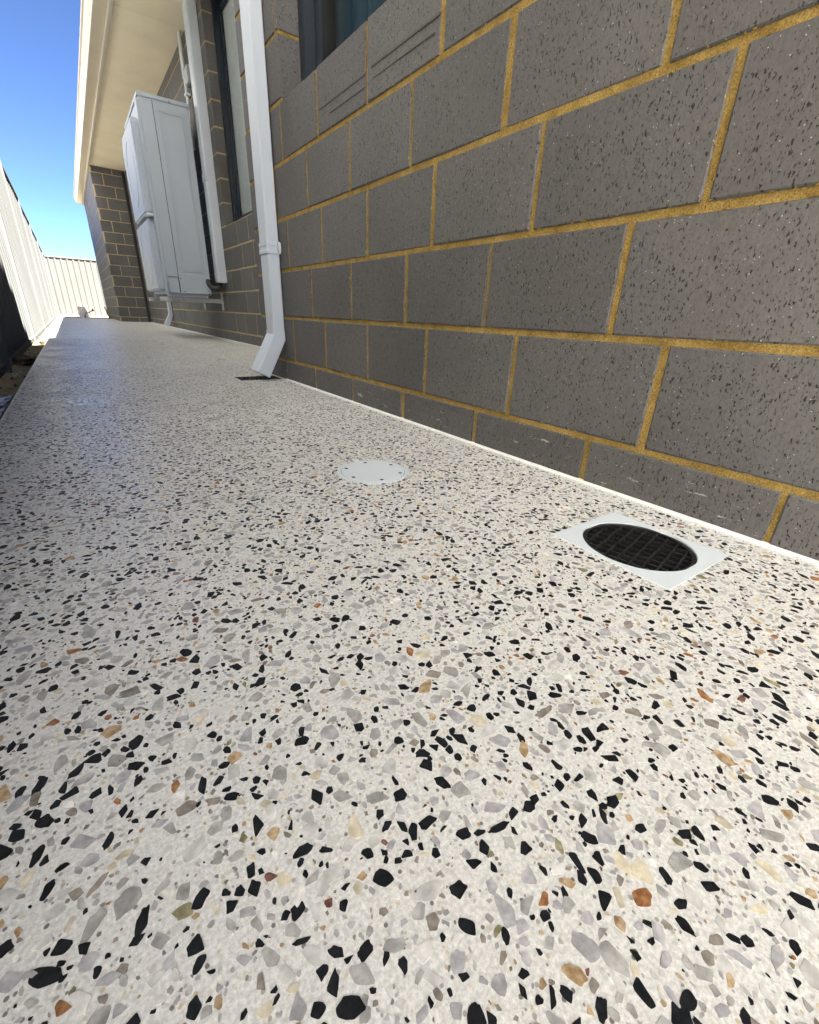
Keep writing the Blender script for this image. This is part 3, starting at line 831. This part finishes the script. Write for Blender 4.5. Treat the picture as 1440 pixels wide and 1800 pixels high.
# front: service strip and two fan covers standing proud
mb = MB(); mb.box(AX0 - .014, AX0 + .002, AY0 + .015, AY0 + .10, AZ0 + .01, AZ1 - .03); mb.build('front_strip', 'ac_pale', ac, bevel=.004)
for (z0, z1, top) in ((1.02, 1.685, .10), (.42, .985, 0.0)):
    mb = MB(); y0, y1 = AY0 + .115, AY1 - .02
    pr = [(y0, z0), (y1, z0), (y1, z1 - top), (y1 - .12, z1), (y0 + .02, z1), (y0, z1 - .03)]
    mb.prism(pr, 0, AX0 - .062, AX0 + .002); fc = mb.build('fan_cover', 'ac_pale', ac, bevel=.014, seg=3)
    cyy, czz = (y0 + y1) / 2, (z0 + z1) / 2
    for rr_ in (.24,):
        pts_ = [(AX0 - .0615, cyy + rr_ * math.cos(2 * math.pi * i / 28), czz + rr_ * math.sin(2 * math.pi * i / 28)) for i in range(29)]
        b = MB(); b.tube(pts_, .0035, 6); b.build('guard_ring', 'ac_white', fc)
    b = MB(); b.box(AX0 - .0628, AX0 - .0615, y0 + .045, y0 + .049, z0 + .05, z1 - .09); b.build('seam', 'seam_dark', fc)
mb = MB(); mb.box(AX0 - .064, AX0 + .0, AY0 + .06, AY0 + .20, .994, 1.010); mb.build('handle', 'white_pvc', ac, bevel=.006)
mb = MB(); mb.box(AX0 - .004, AX1 - .03, AY0 + .03, AY0 + .09, AZ0 - .026, AZ0 + .001); mb.box(AX0 - .004, AX1 - .03, AY1 - .09, AY1 - .03, AZ0 - .026, AZ0 + .001); mb.build('foot_rail', 'ac_pale', ac, bevel=.003)
fix(ac)
for yb in (AY0 + .10, AY1 - .06):
    near = yb < 5.3
    br = empty('wall_bracket', (XR, yb, .36)); tag(br, 'galvanised bracket carrying the near end of the air conditioner' if near else 'galvanised bracket carrying the far end of the air conditioner', 'bracket', 'air conditioner brackets')
    mb = MB(); z_ = AZ0 - .028; mb.box(AX0 - .07, XR - .006, yb - .02, yb + .02, z_ - .004, z_); mb.box(AX0 - .07, XR - .006, yb - .02, yb - .016, z_ - .036, z_ - .0042); mb.build('arm', 'galvanised', br)
    mb = MB(); mb.box(XR - .005, XR - .0012, yb - .03, yb + .03, .27, .43); p_ = mb.build('wall_plate', 'galvanised', br)
    for zz in (.29, .41):
        mb = MB(); mb.tube([(XR - .012, yb, zz), (XR - .004, yb, zz)], .007, 6); mb.build('bolt', 'galvanised', p_)
    fix(br)
# duct cover with the black pipe loop below
dc_ = empty('duct_cover', (XR - .05, 4.85, .5)); tag(dc_, 'white vertical pipe duct on the brick wall beside the air conditioner', 'duct')
mb = MB(); mb.prism([(XR - .002, 4.775), (XR - .002, 4.895), (XR - .068, 4.895), (XR - .080, 4.885), (XR - .080, 4.785), (XR - .070, 4.775)], 2, .505, ZS - .002); mb.build('cover', 'white_paint', dc_, bevel=.002)
mb = MB(); mb.box(XR - .083, XR - .002, 4.772, 4.898, 1.28, 1.34); mb.build('coupling', 'white_paint', dc_, bevel=.003)
fix(dc_)
mb = MB(); pts_ = [(XR - .04, 4.84, .56)] + [(XR - .04 - .05 * (1 - math.cos(t)), 4.84 + .06 * t / 3.14, .50 - .045 * math.sin(t)) for t in [i * math.pi / 10 for i in range(11)]] + [(AX1 - .02, 4.97, .53)]
mb.tube(pts_, .022, 10)
tag(mb.build('insulated_pipe', 'rubber_black', smooth=True), 'black insulated pipe bending out under the white duct', 'pipe')
# thin conduits above the unit
cn = empty('conduit', (1.22, 5.32, 1.77)); tag(cn, 'thin cream conduit running from the unit up to the eave', 'conduit')
mb = MB(); mb.tube([(1.222, 5.30, 1.60), (1.222, 5.30, ZS)], .0125, 10); mb.build('pipe', 'white_pvc', cn, smooth=True)
mb = MB(); mb.tube([(1.226, 5.36, 2.12), (1.226, 5.36, ZS)], .009, 10); mb.build('drain_tube', 'white_pvc', cn, smooth=True)
mb = MB(); mb.box(1.205, 1.249, 5.27, 5.33, 1.985, 2.005); mb.build('saddle', 'white_pvc', cn, bevel=.003)
mb = MB(); mb.box(1.20, 1.249, 5.10, 5.22, 2.02, 2.14); mb.build('switch_box', 'ac_white', cn, bevel=.006)
fix(cn)

# ------------------------------------------------------------------ fences
def sheet(along, base, t0, t1, z0, z1, pitch, depth, name, parent, sgn):
    # trapezoid ribbed sheet, closed and 3 mm thick
    prof = []; t = t0
    while t < t1 - 1e-6:
        for (f, h) in ((0, 0), (.56, 0), (.66, depth), (.90, depth)):
            tt = t + f * pitch
            if tt < t1: prof.append((tt, h))
        t += pitch
    prof.append((t1, 0))
    full = [(p, base + sgn * h) for p, h in prof] + [(p, base + sgn * h - sgn * .003) for p, h in prof[::-1]]
    mb = MB(); n = len(full); o_ = 0; m2 = len(prof)
    vs_ = [((b_, a_, z) if along == 'y' else (a_, b_, z)) for z in (z0, z1) for a_, b_ in full]
    fs_ = [(i, (i + 1) % n, n + (i + 1) % n, n + i) for i in range(n)]
    for lev in (0, n):
        for i in range(m2 - 1): fs_.append((lev + i, lev + i + 1, lev + n - 2 - i, lev + n - 1 - i))
    mb.add(vs_, fs_); return mb.build(name, 'fence_metal', parent)
lf = empty('metal_fence', (XF, 8, GZ)); tag(lf, 'pale ribbed metal fence running along the left of the path', 'fence', 'ribbed metal boundary fences')
posts = [-.2, .78, 3.143, 5.53, 7.88, 10.22, 12.56, 14.90, 17.24, YB + .03]  # run cut short just behind the camera, shaped to let bounce light in
def ztop(y): return 1.815 - .0235 * max(0, y - 7.5)
for i in range(len(posts) - 1):
    a_, b_ = posts[i], posts[i + 1]; zt = ztop(b_); dxp = rnd.uniform(-.006, .006)
    n = 3; L = (b_ - a_ - .03) / n
    for k_ in range(n):
        sheet('y', XF - .02 + dxp + .0022 * (k_ % 2), a_ + .015 + k_ * L - (.01 if k_ else 0), a_ + .015 + (k_ + 1) * L, -.028, zt - .01, .19, .024, 'sheet', lf, 1)
    mb = MB(); mb.prism([(XF - .032 + dxp, -.052), (XF + .014 + dxp, -.052), (XF + .014 + dxp, -.020), (XF + .008 + dxp, -.014), (XF - .032 + dxp, -.014)], 1, a_ + .028, b_ - .028); mb.build('bottom_rail', 'fence_rail', lf)
    mb = MB(); mb.prism([(XF - .034 + dxp, zt - .03), (XF + .018 + dxp, zt - .03), (XF + .018 + dxp, zt), (XF + .008 + dxp, zt + .008), (XF - .034 + dxp, zt + .008)], 1, a_ + .028, b_ - .028); mb.build('top_rail', 'fence_rail', lf)
for y_ in posts[:-1]:
    mb = MB(); mb.box(XF - .042, XF + .022, y_ - .027, y_ + .027, -.5, ztop(y_) + .02); mb.build('post', 'fence_rail', lf, bevel=.004)
fix(lf)
bf = empty('metal_fence', (1.5, YB, GZ)); tag(bf, 'sunlit pale ribbed metal fence across the far end of the yard', 'fence', 'ribbed metal boundary fences')
ZT2 = 1.545; t = -.36; k_ = 0
while t < 5.5:
    sheet('x', YB + .02 + .003 * (k_ % 2), t, t + .765, -.05, ZT2 - .008, .152, .020, 'sheet', bf, -1); t += .755; k_ += 1
mb = MB(); mb.prism([(YB - .012, ZT2 - .022), (YB - .012, ZT2), (YB - .004, ZT2 + .008), (YB + .035, ZT2 + .008), (YB + .035, ZT2 - .022)], 0, -.36, 5.9); mb.build('top_rail', 'fence_rail', bf)
mb = MB(); mb.box(-.36, 5.9, YB - .008, YB + .035, -.08, -.04); mb.build('bottom_rail', 'fence_rail', bf)
for x_ in (-.335, 2.02, 4.38):
    mb = MB(); mb.box(x_ - .028, x_ + .028, YB - .018, YB + .042, -.5, ZT2 + .015); mb.build('post', 'fence_rail', bf, bevel=.004)
fix(bf)

# ------------------------------------------------------------------ unseen house added beyond the left fence for bounce light
NX, NZ = -1.1, 8.6
nh = empty('bounce_house', (NX, 2, GZ)); tag(nh, 'tall pale house added unseen beyond the left fence to bounce light', 'house')
mb = MB(); mb.box(NX - 7, NX, -8, 12.0, -.3, NZ); mb.build('wall', 'bounce_render', nh)
mb = MB(); mb.prism([(NX - 7.1, NZ + .001), (NX + .05, NZ + .001), (NX + .05, NZ + .12), (NX - 3.5, NZ + 1.0), (NX - 7.1, NZ + .12)], 1, -8.1, 12.1); mb.build('roof', 'roof_metal', nh)
for (wy0, wy1, wz0, wz1) in ((3.2, 7.4, 2.2, 5.2),):  # window added so the near pane reflects something dark
    mb = MB(); t = .06
    mb.box(NX + .001, NX + .03, wy0, wy0 + t, wz0, wz1); mb.box(NX + .001, NX + .03, wy1 - t, wy1, wz0, wz1)
    mb.box(NX + .001, NX + .03, wy0 + t, wy1 - t, wz0, wz0 + t); mb.box(NX + .001, NX + .03, wy0 + t, wy1 - t, wz1 - t, wz1)
    fr_n = mb.build('window_frame', 'frame_navy', nh, bevel=.002)
    mb = MB(); mb.box(NX + .002, NX + .012, wy0 + t + .001, wy1 - t - .001, wz0 + t + .001, wz1 - t - .001); mb.build('reflected_pane', 'dark_glass', nh)
fix(nh)

# ------------------------------------------------------------------ small things on the sand
def lump(name, loc, sx, sy, sz, mat, seed, sub=3, rough=.45, rz=0):
    bm = bmesh.new(); bmesh.ops.create_icosphere(bm, subdivisions=sub, radius=1)
    for v_ in bm.verts:
        n = noise.noise(v_.co * 1.6 + Vector((seed, 0, 0))) * rough + noise.noise(v_.co * 4 + Vector((0, seed, 0))) * rough * .5
        v_.co *= 1 + n
        v_.co.x *= sx; v_.co.y *= sy; v_.co.z *= sz
    me = bpy.data.meshes.new(name); bm.to_mesh(me); bm.free(); me.materials.append(MATS[mat])
    o = link(name, me); o.location = loc; o.rotation_euler.z = rz; return o
tag(lump('clod', (-.285, 3.50, GZ + .022), .052, .085, .024, 'clod', 3.3, 3, .6), 'dark brown clod of dirt lying against the fence foot', 'clod')
tag(lump('clod', (-.262, 5.25, GZ + .012), .022, .045, .016, 'clod', 8.1, 2, .6), 'small clod on the sunlit sand just past the shadow', 'clod')
tag(lump('clod', (-.245, 6.5, GZ + .012), .03, .06, .016, 'sand', 5.1, 2, .6), 'sandy lump halfway along the sunlit sand strip', 'clod')
st = MB()
for i in range(130):
    x_ = rnd.uniform(-.315, -.21); y_ = rnd.uniform(1.2, 17); r_ = rnd.uniform(.003, .012)
    a_ = [rnd.uniform(.6, 1.3) for _ in range(6)]
    z_ = GZ + .004
    st.add([(x_ + r_ * a_[0], y_, z_), (x_, y_ + r_ * 1.6 * a_[1], z_), (x_ - r_ * a_[2], y_, z_), (x_, y_ - r_ * 1.6 * a_[3], z_), (x_, y_, z_ + r_ * .8 * a_[4]), (x_, y_, z_ - r_)],
           [(0, 1, 4), (1, 2, 4), (2, 3, 4), (3, 0, 4), (1, 0, 5), (2, 1, 5), (3, 2, 5), (0, 3, 5)])
o = st.build('gravel', 'clod'); o['kind'] = 'stuff'; o['label'] = 'scattered crumbs of dirt on the sand beside the slab'; o['category'] = 'gravel'
gt = MB()
for i in range(420):
    if i < 300: x_, y_ = D - .007 - abs(rnd.gauss(0, .02)), rnd.uniform(-.05, 2.0)
    else: x_, y_ = rnd.uniform(XL + .02, D - .02), rnd.uniform(.1, 1.6)
    r_ = rnd.uniform(.0004, .0013)
    if blocked(x_, y_, .002): continue
    q = [rnd.uniform(.6, 1.3) for _ in range(5)]
    gt.add([(x_ + r_ * q[0], y_, .0003), (x_, y_ + r_ * q[1], .0003), (x_ - r_ * q[2], y_, .0003), (x_, y_ - r_ * q[3], .0003), (x_, y_, .0004 + r_ * q[4])], [(0, 1, 4), (1, 2, 4), (2, 3, 4), (3, 0, 4)])
o = gt.build('grit', 'clod'); o['kind'] = 'stuff'; o['label'] = 'fine grit lying on the slab along the foot of the wall'; o['category'] = 'grit'
# crumpled plastic film against the slab edge
mb = MB(); nx, ny = 14, 34
for j in range(ny + 1):
    for i in range(nx + 1):
        x_ = -.325 + .118 * i / nx; y_ = 1.15 + 1.0 * j / ny + .02 * noise.noise(Vector((i * .4, j * .3, 4)))
        h = .012 * noise.noise(Vector((x_ * 22, y_ * 7, 2))) + .008 * noise.noise(Vector((x_ * 60, y_ * 25, 6))) + (.02 * max(0, (x_ + .235) / .03) ** 1.0)
        mb.v.append((x_, y_, GZ + .022 + h))
for j in range(ny):
    for i in range(nx):
        k_ = j * (nx + 1) + i; mb.f.append((k_, k_ + 1, k_ + nx + 2, k_ + nx + 1)); mb.mi.append(0)
o = mb.build('plastic_film', 'plastic_film', smooth=False)
sm = o.modifiers.new('thick', 'SOLIDIFY'); sm.thickness = .0008
tag(o, 'crumpled dark glossy plastic film against the slab edge at far left', 'plastic film')
mb = MB(); mb.tube([(-.27 + .016 * math.cos(t) + .004 * math.sin(3 * t), 2.86 + .03 * math.sin(t) + .008 * math.cos(2 * t), GZ + .016 + .010 * math.sin(t * 1.7 + .6)) for t in [i * 2 * math.pi / 18 * .9 for i in range(19)]], .0014, 6)
tag(mb.build('wire_loop', 'wire', smooth=True), 'small loop of pale wire on the shaded sand', 'wire')
# slumped white sack, black hose and stake beyond the slab end
bm = bmesh.new(); bmesh.ops.create_cube(bm, size=1); bmesh.ops.subdivide_edges(bm, edges=bm.edges, cuts=7, use_grid_fill=True)
for v_ in bm.verts:
    p = v_.co.copy(); h = p.z + .5
    wdt = .17 - .07 * h; v_.co = Vector((p.x * 2 * wdt * .62 - .035 * h * h + .02, p.y * .16 * (1 - .35 * h), h * .27))
    rr_ = .012; v_.co += Vector((noise.noise(p * 3), noise.noise(p * 3 + Vector((5, 0, 0))), noise.noise(p * 3 + Vector((0, 7, 0))))) * rr_ * 2
me = bpy.data.meshes.new('cement_sack'); bm.to_mesh(me); bm.free(); me.materials.append(MATS['bag'])
o = link('cement_sack', me); o.location = (.21, 13.1, GZ); me.polygons.foreach_set('use_smooth', [True] * len(me.polygons))
tag(o, 'slumped white sack standing on the sand beyond the slab', 'sack')
hs = empty('hose', (.27, 12.95, GZ)); tag(hs, 'short black hose with a flared end leaning on the white sack', 'hose')
mb = MB(); pts_ = [(.245, 12.9, -.04), (.235, 12.9, .02), (.245, 12.9, .07), (.27, 12.9, .095), (.30, 12.9, .10), (.335, 12.9, .112), (.37, 12.9, .135), (.395, 12.9, .15)]
mb.tube(pts_, .008, 8); mb.build('tube', 'hose_black', hs, smooth=True)
mb = MB(); mb.tube([(.385, 12.9, .146), (.40, 12.9, .156), (.418, 12.9, .166)], [.010, .022, .034], 12); mb.build('flared_end', 'hose_black', hs, smooth=True)
fix(hs)
mb = MB(); mb.tube([(.71, 13.0, -.1), (.67, 13.0, .15), (.64, 13.0, .235)], [.016, .014, .011], 8)
tag(mb.build('stake', 'timber'), 'thin dark stake leaning beside the corner of the far wall', 'stake')
mb = MB(); mb.tube([(.33, 13.3, -.045), (.52, 12.9, -.035), (.60, 12.75, -.04)], .006, 6)
tag(mb.build('stick', 'timber'), 'thin dark stick lying flat on the sunlit sand', 'stick')
print('bricks as objects', NB[0])
